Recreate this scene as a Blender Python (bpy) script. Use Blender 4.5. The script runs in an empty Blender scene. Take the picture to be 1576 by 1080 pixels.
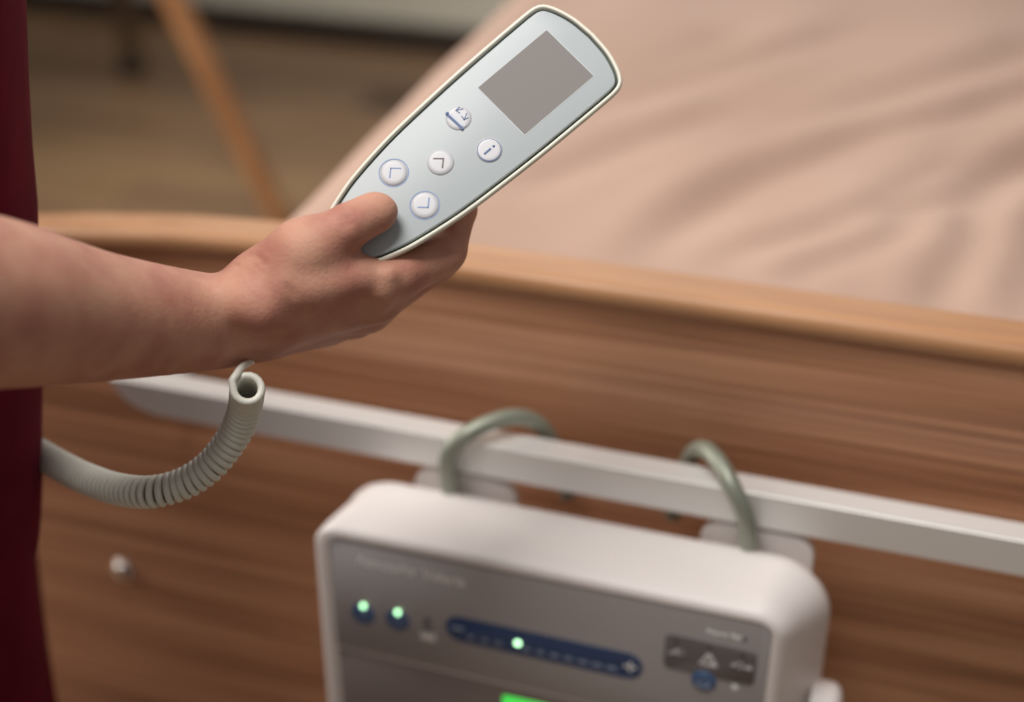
import bpy, bmesh, math, random
import numpy as np
from mathutils import Vector, Matrix
random.seed(4)
scene = bpy.context.scene
COL = scene.collection

# ---------------------------------------------------------------- camera
IW, IH = 1576, 1080
FPX = 50/36*IW
PITCH, YAW = math.radians(29.5), math.radians(18)
FWD = np.array([-math.sin(YAW)*math.cos(PITCH), math.cos(YAW)*math.cos(PITCH), -math.sin(PITCH)])
RGT = np.array([math.cos(YAW), math.sin(YAW), 0.0])
UPV = np.cross(RGT, FWD)
CAM = np.array([0.0, -0.8142, 1.2221])
cd = bpy.data.cameras.new('camera')
cam = bpy.data.objects.new('camera', cd)
COL.objects.link(cam)
cd.sensor_width = 36; cd.lens = 50
cd.clip_start = 0.02
cam.matrix_world = Matrix([[RGT[0], UPV[0], -FWD[0], CAM[0]], [RGT[1], UPV[1], -FWD[1], CAM[1]],
                           [RGT[2], UPV[2], -FWD[2], CAM[2]], [0, 0, 0, 1]])
cd.dof.use_dof = True
cd.dof.focus_distance = 0.722
cd.dof.aperture_fstop = 2.6
scene.camera = cam

# ---------------------------------------------------------------- light
w = bpy.data.worlds.new('world'); scene.world = w; w.use_nodes = True
w.node_tree.nodes['Background'].inputs[0].default_value = (1.0, 0.97, 0.93, 1)
w.node_tree.nodes['Background'].inputs[1].default_value = 0.20
def area(name, loc, target, size, size_y, power, color):
    l = bpy.data.lights.new(name, 'AREA'); l.shape = 'RECTANGLE'; l.size = size; l.size_y = size_y
    l.energy = power; l.color = color
    o = bpy.data.objects.new(name, l); COL.objects.link(o)
    o.location = loc
    o.rotation_euler = (Vector(target)-Vector(loc)).to_track_quat('-Z', 'Y').to_euler()
    return o
area('window_light', (-1.0, 2.3, 2.15), (-0.5, 0.3, 0.7), 2.2, 1.3, 17, (1.0, 0.98, 0.96))
area('ceiling_light', (-0.60, -0.52, 2.4), (-0.25, -0.05, 0.7), 0.9, 0.7, 32, (1.0, 0.97, 0.94))
area('side_window_light', (-2.3, -0.05, 1.35), (-0.4, 0.0, 0.65), 1.1, 1.3, 38, (1.0, 0.95, 0.88))
vs = scene.view_settings
vs.view_transform = 'Standard'; vs.look = 'None'; vs.gamma = 1; vs.use_curve_mapping = False
vs.exposure = 0.12

# ---------------------------------------------------------------- helpers
def at(px, py, d):
    """a point of the room measured along the photograph's line of sight, d metres deep"""
    return CAM + (FWD + RGT*((px-IW/2)/FPX) + UPV*((IH/2-py)/FPX))*d

def s2l(c):
    return tuple(((v/255)/12.92 if v/255 <= .04045 else ((v/255+.055)/1.055)**2.4) for v in c)

def mat(name, rgb, rough=.5, metal=0, spec=.5, noise=None, bump=None, emit=None, sss=0, coat=0, sheen=0):
    """noise = (scale xyz, second colour, contrast lo, hi); bump = (scale xyz, strength, distance)"""
    m = bpy.data.materials.new(name); m.use_nodes = True
    nt = m.node_tree; b = nt.nodes['Principled BSDF']
    c = s2l(rgb)+(1,)
    b.inputs['Base Color'].default_value = c
    b.inputs['Roughness'].default_value = rough
    b.inputs['Metallic'].default_value = metal
    b.inputs['Specular IOR Level'].default_value = spec
    b.inputs['Coat Weight'].default_value = coat
    b.inputs['Coat Roughness'].default_value = .25
    b.inputs['Sheen Weight'].default_value = sheen
    if sss:
        b.inputs['Subsurface Weight'].default_value = sss
        b.inputs['Subsurface Radius'].default_value = (1, .35, .2)
        b.inputs['Subsurface Scale'].default_value = .004
    if emit:
        b.inputs['Emission Color'].default_value = s2l(emit[0])+(1,)
        b.inputs['Emission Strength'].default_value = emit[1]
    tc = None
    def coords(scale):
        nonlocal tc
        if tc is None: tc = nt.nodes.new('ShaderNodeTexCoord')
        mp = nt.nodes.new('ShaderNodeMapping'); mp.inputs['Scale'].default_value = scale
        nt.links.new(tc.outputs['Object'], mp.inputs['Vector'])
        return mp.outputs[0]
    if noise:
        n = nt.nodes.new('ShaderNodeTexNoise'); n.inputs['Scale'].default_value = 1
        n.inputs['Detail'].default_value = 5
        nt.links.new(coords(noise[0]), n.inputs['Vector'])
        r = nt.nodes.new('ShaderNodeValToRGB')
        r.color_ramp.elements[0].position = noise[2]; r.color_ramp.elements[1].position = noise[3]
        r.color_ramp.elements[0].color = c; r.color_ramp.elements[1].color = s2l(noise[1])+(1,)
        nt.links.new(n.outputs['Fac'], r.inputs['Fac'])
        nt.links.new(r.outputs['Color'], b.inputs['Base Color'])
    if bump:
        n = nt.nodes.new('ShaderNodeTexNoise'); n.inputs['Scale'].default_value = 1
        n.inputs['Detail'].default_value = 4
        nt.links.new(coords(bump[0]), n.inputs['Vector'])
        bp = nt.nodes.new('ShaderNodeBump'); bp.inputs['Strength'].default_value = bump[1]
        bp.inputs['Distance'].default_value = bump[2]
        nt.links.new(n.outputs['Fac'], bp.inputs['Height'])
        nt.links.new(bp.outputs[0], b.inputs['Normal'])
    return m

def wood(name, dark, mid, light, sx, sy, sz, rough=.45, coat=.15):
    """grain runs along the axis with the small scale"""
    m = mat(name, mid, rough, coat=coat)
    nt = m.node_tree; b = nt.nodes['Principled BSDF']
    tc = nt.nodes.new('ShaderNodeTexCoord')
    mp = nt.nodes.new('ShaderNodeMapping'); mp.inputs['Scale'].default_value = (sx, sy, sz)
    nt.links.new(tc.outputs['Object'], mp.inputs['Vector'])
    n1 = nt.nodes.new('ShaderNodeTexNoise'); n1.inputs['Scale'].default_value = 1
    n1.inputs['Detail'].default_value = 6; n1.inputs['Distortion'].default_value = .6
    nt.links.new(mp.outputs[0], n1.inputs['Vector'])
    mp2 = nt.nodes.new('ShaderNodeMapping'); mp2.inputs['Scale'].default_value = (sx*2.0, sy*7, sz*7)
    nt.links.new(tc.outputs['Object'], mp2.inputs['Vector'])
    n2 = nt.nodes.new('ShaderNodeTexNoise'); n2.inputs['Scale'].default_value = 1
    n2.inputs['Detail'].default_value = 3
    nt.links.new(mp2.outputs[0], n2.inputs['Vector'])
    mx = nt.nodes.new('ShaderNodeMath'); mx.operation = 'MULTIPLY_ADD'
    mx.inputs[1].default_value = .55
    nt.links.new(n2.outputs['Fac'], mx.inputs[0])
    mm = nt.nodes.new('ShaderNodeMath'); mm.operation = 'MULTIPLY'; mm.inputs[1].default_value = .5
    nt.links.new(n1.outputs['Fac'], mm.inputs[0])
    nt.links.new(mm.outputs[0], mx.inputs[2])
    r = nt.nodes.new('ShaderNodeValToRGB')
    e = r.color_ramp.elements
    e[0].position = .38; e[0].color = s2l(dark)+(1,)
    e[1].position = .65; e[1].color = s2l(light)+(1,)
    k = e.new(.52); k.color = s2l(mid)+(1,)
    nt.links.new(mx.outputs[0], r.inputs['Fac'])
    nt.links.new(r.outputs['Color'], b.inputs['Base Color'])
    return m

def link(o, parent=None):
    COL.objects.link(o)
    if parent is not None: o.parent = parent
    return o
def empty(name, loc=(0, 0, 0)):
    o = bpy.data.objects.new(name, None); o.empty_display_size = .05
    COL.objects.link(o); o.location = loc
    return o
def tag(o, label=None, cat=None, group=None, kind=None):
    for k, v in (('label', label), ('category', cat), ('group', group), ('kind', kind)):
        if v: o[k] = v
    return o
def obj(name, verts, faces, material, parent=None, smooth=True, angle=40):
    me = bpy.data.meshes.new(name)
    me.from_pydata([tuple(map(float, v)) for v in verts], [], [tuple(f) for f in faces])
    me.materials.append(material)
    o = bpy.data.objects.new(name, me)
    finish(me, smooth, angle)
    link(o, parent)
    if parent is not None:       # every thing's Empty stands unrotated: keep world coordinates
        o.matrix_parent_inverse = Matrix.Translation(-Vector(origin(parent)))
    return o
def origin(o):
    v = Vector(o.location)
    return v
def finish(me, smooth, angle):
    bm = bmesh.new(); bm.from_mesh(me)
    bmesh.ops.recalc_face_normals(bm, faces=bm.faces)
    lim = math.radians(angle)
    for f in bm.faces: f.smooth = smooth
    if smooth:
        for e in bm.edges:
            if len(e.link_faces) == 2 and e.calc_face_angle(0) > lim: e.smooth = False
    bm.to_mesh(me); bm.free()
def bm_obj(name, bm, material, parent=None, smooth=True, angle=40):
    me = bpy.data.meshes.new(name); bm.to_mesh(me); bm.free()
    me.materials.append(material)
    finish(me, smooth, angle)
    o = bpy.data.objects.new(name, me); link(o, parent)
    if parent is not None: o.matrix_parent_inverse = Matrix.Translation(-Vector(origin(parent)))
    return o
def add_box(bm, lo, hi, bevel=0, seg=2):
    r = bmesh.ops.create_cube(bm, size=1)
    vs_ = r['verts']
    for v in vs_:
        v.co = Vector([lo[i]+(v.co[i]+.5)*(hi[i]-lo[i]) for i in range(3)])
    if bevel:
        es = list({e for v in vs_ for e in v.link_edges})
        bmesh.ops.bevel(bm, geom=es, offset=bevel, segments=seg, affect='EDGES', profile=.5)
def box(name, lo, hi, material, parent=None, bevel=0, seg=2):
    bm = bmesh.new(); add_box(bm, lo, hi, bevel, seg)
    return bm_obj(name, bm, material, parent)
def tube(pts, rad, n=12, cap=True):
    """verts, faces of a tube along pts; rad a number or list"""
    P = np.array(pts, float); m = len(P)
    R = np.full(m, rad) if np.isscalar(rad) else np.array(rad, float)
    T = np.gradient(P, axis=0); T /= np.linalg.norm(T, axis=1)[:, None]
    a = np.array([0, 0, 1.0]) if abs(T[0, 2]) < .9 else np.array([1.0, 0, 0])
    X = np.cross(T[0], a); X /= np.linalg.norm(X)
    V = []; F_ = []
    for i in range(m):
        X = X-T[i]*(X@T[i]); X /= np.linalg.norm(X); Y = np.cross(T[i], X)
        for j in range(n):
            t = 2*math.pi*j/n
            V.append(P[i]+R[i]*(X*math.cos(t)+Y*math.sin(t)))
    for i in range(m-1):
        for j in range(n):
            F_.append((i*n+j, i*n+(j+1) % n, (i+1)*n+(j+1) % n, (i+1)*n+j))
    if cap:
        F_.append(tuple(range(n))); F_.append(tuple((m-1)*n+j for j in range(n)))
    return V, F_
def spline(pts, n):
    """open Catmull-Rom through pts, n samples, roughly even"""
    P = np.array(pts, float)
    P = np.vstack([2*P[0]-P[1], P, 2*P[-1]-P[-2]])
    out = []
    for i in range(1, len(P)-2):
        for t in np.linspace(0, 1, 24, endpoint=False):
            a, b, c, d = P[i-1], P[i], P[i+1], P[i+2]
            out.append(.5*((2*b)+(-a+c)*t+(2*a-5*b+4*c-d)*t*t+(-a+3*b-3*c+d)*t**3))
    out.append(P[-2]); out = np.array(out)
    s = np.concatenate([[0], np.cumsum(np.linalg.norm(np.diff(out, axis=0), axis=1))])
    q = np.linspace(0, s[-1], n)
    return np.stack([np.interp(q, s, out[:, k]) for k in range(out.shape[1])], 1)
def loft(rings, cap0=True, cap1=True):
    n = len(rings[0]); V = [v for r in rings for v in r]; F_ = []
    for i in range(len(rings)-1):
        for j in range(n):
            F_.append((i*n+j, i*n+(j+1) % n, (i+1)*n+(j+1) % n, (i+1)*n+j))
    if cap0: F_.append(tuple(range(n)))
    if cap1: F_.append(tuple((len(rings)-1)*n+j for j in range(n)))
    return V, F_
def rrect(x0, x1, z0, z1, r, seg=8, rb=None):
    """rounded rectangle, counter-clockwise from lower right; rb = radius of the lower corners"""
    rb = r if rb is None else rb
    out = []
    for cx, cz, a0, rr in ((x1-rb, z0+rb, -90, rb), (x1-r, z1-r, 0, r), (x0+r, z1-r, 90, r), (x0+rb, z0+rb, 180, rb)):
        for k in range(seg+1):
            t = math.radians(a0+90*k/seg)
            out.append((cx+rr*math.cos(t), cz+rr*math.sin(t)))
    return out

# ---------------------------------------------------------------- materials
M = {}
M['floor'] = [wood('floor_oak_%d' % i, d, m_, l, 1.2, 14, 1, .5, .1) for i, (d, m_, l) in enumerate([
    ((112, 86, 62), (136, 106, 78), (150, 120, 90)), ((98, 74, 54), (118, 92, 68), (134, 106, 80)),
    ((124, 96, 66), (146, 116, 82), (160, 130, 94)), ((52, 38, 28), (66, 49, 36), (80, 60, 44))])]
M['joint'] = mat('floor_joint', (40, 30, 22), .8)
M['wall'] = mat('wall_paint', (226, 223, 206), .8, noise=((3, 3, 3), (220, 216, 200), .4, .6))
M['skirt'] = mat('dark_skirting', (62, 50, 40), .6)
M['board'] = wood('footboard_wood', (132, 88, 62), (178, 126, 93), (206, 154, 119), 1.3, 30, 30, .42, .25)
M['cap'] = wood('solid_wood_edge', (150, 102, 67), (174, 125, 85), (186, 138, 98), 2.0, 40, 40, .5, .08)
M['alu'] = mat('brushed_aluminium', (238, 236, 233), .5, metal=.5, bump=((8, 900, 900), .02, .0002))
M['grey_plastic'] = mat('grey_plastic', (198, 194, 190), .45)
M['steel'] = mat('steel', (205, 200, 195), .18, metal=1)
M['dark_steel'] = mat('grey_green_steel', (150, 154, 140), .4, metal=.35)
M['duvet'] = mat('peach_cotton', (180, 150, 134), .85, spec=.2, sheen=.1,
                 noise=((2.5, 2.5, 2.5), (172, 141, 124), .35, .65), bump=((900, 900, 900), .15, .0004))
M['mattress'] = mat('mattress_ticking', (214, 206, 198), .85)
M['shell'] = mat('pump_shell', (238, 230, 226), .42, bump=((700, 700, 700), .06, .0003))
M['panel'] = mat('pump_front_grey', (176, 171, 171), .4)
M['window'] = mat('pump_dark_panel', (134, 123, 119), .3)
M['navy'] = mat('navy_print', (52, 78, 120), .4)
M['navy_lit'] = mat('navy_key', (66, 98, 142), .35)
M['print_w'] = mat('light_print', (250, 249, 247), .5)
M['print_dim'] = mat('faint_print', (168, 182, 205), .5)
M['charcoal'] = mat('alarm_panel_grey', (120, 115, 116), .45)
M['led_off'] = mat('unlit_led', (70, 66, 68), .3)
M['led'] = mat('green_led', (190, 255, 190), .4, emit=((190, 255, 195), 3.2))
M['lcd'] = mat('green_lcd', (80, 220, 90), .4, emit=((70, 235, 85), .7))
M['rim'] = mat('cream_plastic', (226, 222, 206), .45, bump=((1500, 1500, 1500), .05, .0002))
M['face'] = mat('remote_face_grey', (168, 175, 177), .42, bump=((1200, 1200, 1200), .05, .0002))
M['gasket'] = mat('dark_seal', (66, 74, 66), .7)
M['screen'] = mat('dull_grey_screen', (126, 121, 117), .55, spec=.3)
M['bezel'] = mat('screen_edge', (190, 195, 196), .4)
M['button'] = mat('button_white', (192, 192, 195), .4)
M['ring'] = mat('blue_ring_print', (112, 132, 178), .5)
M['ink'] = mat('blue_ink', (60, 84, 130), .5)
M['ink_pale'] = mat('pale_blue_ink', (190, 198, 210), .5)
M['ink_dark'] = mat('brown_ink', (84, 62, 66), .5)
M['cord'] = mat('cord_pvc', (216, 214, 202), .42)
M['tunic'] = mat('burgundy_cotton', (104, 12, 38), .9, spec=.1, noise=((30, 30, 30), (92, 9, 32), .35, .65),
                 bump=((1400, 1400, 1400), .2, .0005))
M['skin'] = mat('skin', (197, 147, 124), .6, spec=.3, sss=.15, noise=((42, 42, 42), (178, 121, 104), .36, .68),
                bump=((520, 520, 520), .3, .0010))
M['nail'] = mat('fingernail', (226, 172, 156), .3, sss=.1)
M['hair'] = mat('dark_hair', (52, 36, 28), .55)
M['shoe'] = mat('white_shoe', (225, 224, 220), .5)
M['leg_wood'] = wood('beech_leg', (128, 86, 52), (154, 106, 66), (170, 122, 80), 30, 30, 3, .45, .2)
M['shaded_leg'] = mat('shaded_leg_wood', (92, 72, 54), .5)  # darker copy of the leg wood; the leg's shade is put into its colour
M['rubber'] = mat('dark_rubber_foot', (34, 28, 26), .7)

# ---------------------------------------------------------------- the room
fl = box('floor', (-4.2, -2.2, -.06), (2.6, 2.83, -.012), M['joint'])
tag(fl, kind='structure')
PW = .145
row = 0; y = -2.2
shared = {}
while y < 2.80:
    wd = min(PW, 2.83-y)
    x = -4.2-random.random()*.7
    while x < 2.6:
        ln = random.choice([.9, 1.2, 1.5])
        x0, x1 = max(x, -4.2), min(x+ln, 2.6)
        if x1-x0 > .05:
            k = random.choice([0, 0, 1, 2, 2])
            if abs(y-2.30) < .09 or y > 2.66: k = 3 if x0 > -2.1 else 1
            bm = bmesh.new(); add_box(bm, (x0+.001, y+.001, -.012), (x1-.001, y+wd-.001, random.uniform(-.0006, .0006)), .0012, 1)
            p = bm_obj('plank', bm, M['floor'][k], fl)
        x += ln
    y += PW
wb = box('wall_back', (-4.2, 2.83, -.06), (2.6, 2.95, 2.7), M['wall']); tag(wb, kind='structure')
bb = box('baseboard_back', (-4.2, 2.814, 0.001), (2.6, 2.829, .06), M['skirt'], bevel=.003); tag(bb, kind='structure')

# ---------------------------------------------------------------- bed
bed = empty('bed', (0, 1.0, 0))
tag(bed, 'bed with brown wood-grain footboard, light rounded top edge and aluminium rail', 'bed')
topx = [-.765, -.757, -.745, -.70, -.6475, -.613, -.53, -.45, -.36, -.28, 0]
topz = [.728, .744, .754, .7665, .7755, .7815, .7915, .7970, .7995, .80, .80]
def ztop(x): return float(np.interp(-abs(x), topx, topz))
xs = list(np.unique(np.concatenate([np.linspace(-.765, -.6, 24), np.linspace(-.6, .6, 50), np.linspace(.6, .765, 24)])))
# board below the cap
V_, F_ = [], []
for x in xs:
    for yy, zz in ((.0, .25), (.0, ztop(x)-.014), (.03, ztop(x)-.014), (.03, .25)): V_.append((x, yy, zz))
for i in range(len(xs)-1):
    for j in range(4): F_.append((i*4+j, i*4+(j+1) % 4, (i+1)*4+(j+1) % 4, (i+1)*4+j))
F_ += [(0, 1, 2, 3), tuple(len(V_)-4+j for j in range(4))]
obj('footboard', V_, F_, M['board'], bed, angle=30)
# cap: rounded profile swept along the top
prof = [(-.003, -.0145), (-.0045, -.012), (-.0045, -.006), (-.0035, -.003), (-.0005, -.0006), (.003, 0), (.028, 0), (.032, -.001), (.0345, -.004), (.0345, -.0145)]
rings = []
path = [(-.765, .25)]+[(-.765, z) for z in np.linspace(.3, .72, 6)]+[(x, ztop(x)) for x in xs]+[(.765, z) for z in np.linspace(.72, .3, 6)]+[(.765, .25)]
path = np.array(path)
# gentle corner
tg = np.gradient(path, axis=0); tg /= np.linalg.norm(tg, axis=1)[:, None]+1e-9
for (px_, pz_), (tx, tz) in zip(path, tg):
    nx, nz = -tz, tx
    rings.append([(px_+nx*b, a, pz_+nz*b) for a, b in prof])
V_, F_ = loft(rings)
obj('footboard_edge', V_, F_, M['cap'], bed, angle=50)
# rail: outline in XZ, extruded in Y, bevelled
rail_out = [(-.520, .6685), (-.535, .6715), (-.546, .678), (-.553, .687), (-.556, .6935), (-.552, .6955), (.60, .6955), (.604, .69), (.604, .674), (.60, .6685)]
bm = bmesh.new()
vf = [bm.verts.new((a, -.056, b)) for a, b in rail_out]; vb = [bm.verts.new((a, -.036, b)) for a, b in rail_out]
bm.faces.new(vf); bm.faces.new(vb[::-1])
for i in range(len(vf)):
    j = (i+1) % len(vf); bm.faces.new((vf[i], vf[j], vb[j], vb[i]))
es = [e for e in bm.edges if abs(e.verts[0].co.y-e.verts[1].co.y) < 1e-6]
bmesh.ops.bevel(bm, geom=es, offset=.0012, segments=3, affect='EDGES')
rail = bm_obj('accessory_rail', bm, M['alu'], bed, angle=35)
rail['label'] = 'brushed aluminium rail across the footboard'
for x in (-.525, .25, .55):
    V_, F_ = tube([(x, -.037, .679), (x, -.001, .679)], .006, 16)
    obj('rail_bracket', V_, F_, M['grey_plastic'], bed)
def dome(name, c, nrm, r, h, material, parent, seg=28, rings_=7, flat=.0):
    """low round dome sitting on a surface; flat = share of the radius that stays level"""
    n = np.array(nrm, float); n /= np.linalg.norm(n)
    a = np.array([0, 0, 1.0]) if abs(n[2]) < .9 else np.array([1.0, 0, 0])
    X = np.cross(a, n); X /= np.linalg.norm(X); Y = np.cross(n, X); c = np.array(c, float)
    rr = []
    for k in range(rings_+1):
        t = math.pi/2*k/rings_
        q = r*(flat+(1-flat)*math.cos(t)); z = h*math.sin(t)
        if k == rings_: q = max(q, r*.02)
        rr.append([c+n*z+q*(X*math.cos(2*math.pi*j/seg)+Y*math.sin(2*math.pi*j/seg)) for j in range(seg)])
    V_, F_ = loft(rr)
    return obj(name, V_, F_, material, parent, angle=60)
bolt = dome('bolt', (-.613, 0, .462), (0, -1, 0), .0085, .006, M['steel'], bed)
wsh = dome('bolt_washer', (-.613, .0, .462), (0, -1, 0), .0115, .0015, M['steel'], bed, flat=.85)
# frame, headboard and legs
for s in (-1, 1):
    box('side_rail', (s*.47-.02, .032, .30), (s*.47+.02, 2.06, .42), M['board'], bed, .004)
    for yy in (.06, 2.0):
        box('leg', (s*.46-.03, yy-.01, .0), (s*.46+.03, yy+.05, .30), M['grey_plastic'], bed, .005)
box('mattress_base', (-.45, .032, .42), (.45, 2.06, .47), M['grey_plastic'], bed, .004)
box('headboard', (-.66, 2.065, .25), (.66, 2.10, 1.0), M['board'], bed, .006)

box('mattress', (-.45, .045, .472), (.45, 2.04, .735), M['mattress'], None, .04, 5)
tag(bpy.data.objects['mattress'], 'thick mattress lying under the peach bed cover', 'mattress')

# bed cover: one woven sheet over the mattress, with folds
GR = [([(-.195, .06), (-.195, .094), (-.177, .167), (-.143, .246), (-.095, .316), (-.052, .381), (.008, .44), (.06, .514), (.2, .66)], .010, .022),
      ([(-.045, .16), (-.017, .213), (.017, .261), (.062, .346), (.16, .5)], .011, .020),
      ([(-.33, .16), (-.281, .242), (-.23, .331), (-.17, .41)], .0075, .024),
      ([(-.31, .33), (-.273, .397), (-.227, .475), (-.159, .593), (-.08, .7)], .007, .026),
      ([(.008, .05), (.013, .097), (.028, .178), (.032, .235), (.06, .3)], .0065, .018),
      ([(-.15, .08), (-.133, .109), (-.076, .165), (-.027, .252), (.03, .36)], .006, .018),
      ([(-.10, .07), (-.078, .102), (-.032, .158), (0, .2)], .005, .016),
      ([(.06, .05), (.075, .15), (.10, .26), (.2, .36)], .007, .022),
      ([(-.36, .30), (-.31, .40), (-.25, .52), (-.2, .66)], .005, .03),
      ([(-.12, .36), (-.06, .46), (.03, .58), (.1, .72)], .007, .03),
      ([(-.40, .12), (-.36, .2), (-.33, .3)], .004, .03),
      ([(.16, .05), (.2, .2), (.3, .35)], .012, .025)]
def fold_height(X, Y):
    H = np.zeros_like(X)
    for pl, amp, wd in GR:
        P = spline([(a, b) for a, b in pl], 60)
        best = np.full(X.shape, 1e9); side = np.zeros_like(X); tt = np.zeros_like(X)
        for i in range(len(P)-1):
            a, b = P[i], P[i+1]; d = b-a; L2 = d@d
            t = np.clip(((X-a[0])*d[0]+(Y-a[1])*d[1])/L2, 0, 1)
            qx, qy = X-a[0]-t*d[0], Y-a[1]-t*d[1]
            ds = np.hypot(qx, qy); c = d[0]*qy-d[1]*qx
            m = ds < best
            best = np.where(m, ds, best); side = np.where(m, np.sign(c), side); tt = np.where(m, (i+t)/(len(P)-1), tt)
        fade = np.clip(np.minimum(tt, 1-tt)*5, 0, 1)
        s = best*side
        H += fade*amp*.75*(-np.exp(-(s/wd)**2)+.9*np.exp(-((s-1.5*wd)/(wd*1.3))**2)+.35*np.exp(-((s+1.8*wd)/(wd*1.5))**2))
    H += .0035*np.sin(9*X+4*Y+1.3)*np.sin(6*Y-5*X+.4)+.002*np.sin(31*X-17*Y)*np.sin(13*Y+8*X)
    return H
nx, ny = 260, 300
# arc-length profile across the bed: hem, side, round shoulder, top
def across(s):                 # s in -1..1 -> (x, drop)
    L = .5; side = .30; tot = L+side
    a = abs(s)*tot; r = .06
    if a < L-r: x, d = a, 0
    elif a < L-r+r*math.pi/2:
        t = (a-(L-r))/r; x, d = L-r+r*math.sin(t), r*(1-math.cos(t))
    else: x, d = L, r+(a-(L-r+r*math.pi/2))
    return math.copysign(x, s), d
ss = np.linspace(-1, 1, nx)
ax = np.array([across(s) for s in ss])
yv = np.concatenate([[.047, .048, .049], .05+1.98*np.linspace(0, 1, ny-3)**1.35])
drop_y = np.where(yv < .075, .028*(1-np.sqrt(np.clip(1-((.075-yv)/.028)**2, 0, 1))), 0)
drop_y[:3] = [.20, .12, .06]
X, Y = np.meshgrid(ax[:, 0], yv, indexing='ij'); D = np.meshgrid(ax[:, 1], yv, indexing='ij')[0]
Hh = fold_height(X, Y)
topw = np.clip(1-D/.05, 0, 1)
bulge = np.where(D > .01, np.sign(X)*(.02*np.clip((Y-.05)/.7, 0, 1)+.006*np.sin(14*Y+2*np.sin(5*Y))*np.clip(D/.2, 0, 1)), np.sign(X)*.02*np.clip((Y-.05)/.7, 0, 1)*np.clip(np.abs(X)/.5, 0, 1)**3)
Z = .776-D+Hh*topw-drop_y[None, :]+.012*np.clip((Y-.05)/.5, 0, 1)*topw
V_ = np.stack([X+bulge, Y, Z], -1).reshape(-1, 3)
n2 = len(yv)
F_ = [(i*n2+j, (i+1)*n2+j, (i+1)*n2+j+1, i*n2+j+1) for i in range(nx-1) for j in range(n2-1)]
dv = obj('bed_cover', V_, F_, M['duvet'], None, angle=180)
sm = dv.modifiers.new('thick', 'SOLIDIFY'); sm.thickness = .006; sm.offset = -1
tag(dv, 'wrinkled peach cotton cover spread over the bed behind the footboard', 'bedding')

# ---------------------------------------------------------------- table behind the bed
tb = empty('table', (-2.3, 1.6, 0))
tag(tb, 'light wooden table on slanted legs standing on the plank floor behind', 'table')
def leg(foot, top, r0, r1, material):
    V_, F_ = tube([foot, [foot[i]*.5+top[i]*.5 for i in range(3)], top], [r0, (r0+r1)/2, r1], 16)
    o = obj('leg', V_, F_, material, tb)
    V_, F_ = tube([(foot[0], foot[1], 0.0), (foot[0], foot[1], .03)], [r0*1.5, r0*1.4], 16)
    f = obj('foot', V_, F_, M['rubber'], o); f.matrix_parent_inverse = Matrix.Identity(4)
def floor_at(px, py): r = at(px, py, 1)-CAM; return CAM+r*(-CAM[2]/r[2])
LA = floor_at(440, 365)+np.array([0, 0, .012]); LQ = at(268, 0, 2.72); LB = LA+(LQ-LA)*((.70-.012)/(LQ[2]-.012))
# nearest leg: foot (-1.34,1.68); its line passes the sight line of the photograph's upper end
leg(LA, LB, .021, .030, M['leg_wood'])
leg((-2.10, 2.37, .012), (-2.05, 2.30, .70), .026, .032, M['shaded_leg'])
leg((-2.95, 1.55, .012), (-2.85, 1.62, .70), .021, .030, M['leg_wood'])
leg((-2.30, .85, .012), (-2.34, .98, .70), .021, .030, M['leg_wood'])
bm = bmesh.new()
tp = [(-1.68, 1.72), (-2.14, 2.46), (-3.0, 1.60), (-2.32, .84)]
lo_ = [bm.verts.new((a, b, .70)) for a, b in tp]; hi_ = [bm.verts.new((a, b, .73)) for a, b in tp]
bm.faces.new(lo_[::-1]); bm.faces.new(hi_)
for i in range(4): bm.faces.new((lo_[i], lo_[(i+1) % 4], hi_[(i+1) % 4], hi_[i]))
bmesh.ops.bevel(bm, geom=list(bm.edges), offset=.006, segments=2, affect='EDGES')
bm_obj('tabletop', bm, M['leg_wood'], tb)

# ---------------------------------------------------------------- mattress pump on the rail
pump = empty('mattress_pump', (-.207, -.09, .40))
tag(pump, 'off-white mattress pump with lit green lamps hooked on the footboard rail', 'pump')
def ring_xz(o, y): return [(a, y, b) for a, b in o]
BX0, BX1, BZ = -.3655, -.026, .658
FX0, FX1, FZ = -.3675, -.0495, .6535
rings = [ring_xz(rrect(BX0+.012, BX1-.012, .402, BZ-.010, .032, 10), -.0615),
         ring_xz(rrect(BX0+.003, BX1-.003, .396, BZ-.002, .036, 10), -.064),
         ring_xz(rrect(BX0, BX1, .395, BZ, .038, 10), -.068),
         ring_xz(rrect(BX0+.001, BX1-.001, .395, BZ-.0005, .036, 10), -.077),
         ring_xz(rrect(FX0-.0015, FX1+.008, .395, FZ-.0005, .028, 10), -.100),
         ring_xz(rrect(FX0-.0012, FX1+.0022, .396, FZ-.0035, .020, 10), -.1135),
         ring_xz(rrect(FX0+.0015, FX1-.0015, .399, FZ-.0055, .017, 10), -.1168),
         ring_xz(rrect(FX0+.006, FX1-.004, .402, FZ-.0085, .0135, 10), -.1180),
         ring_xz(rrect(FX0+.0095, FX1-.0065, .405, FZ-.0110, .0105, 10), -.1177),
         ring_xz(rrect(FX0+.0105, FX1-.0075, .406, FZ-.0118, .0095, 10), -.1160)]
V_, F_ = loft(rings)
obj('housing', V_, F_, M['shell'], pump, angle=38)
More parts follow.
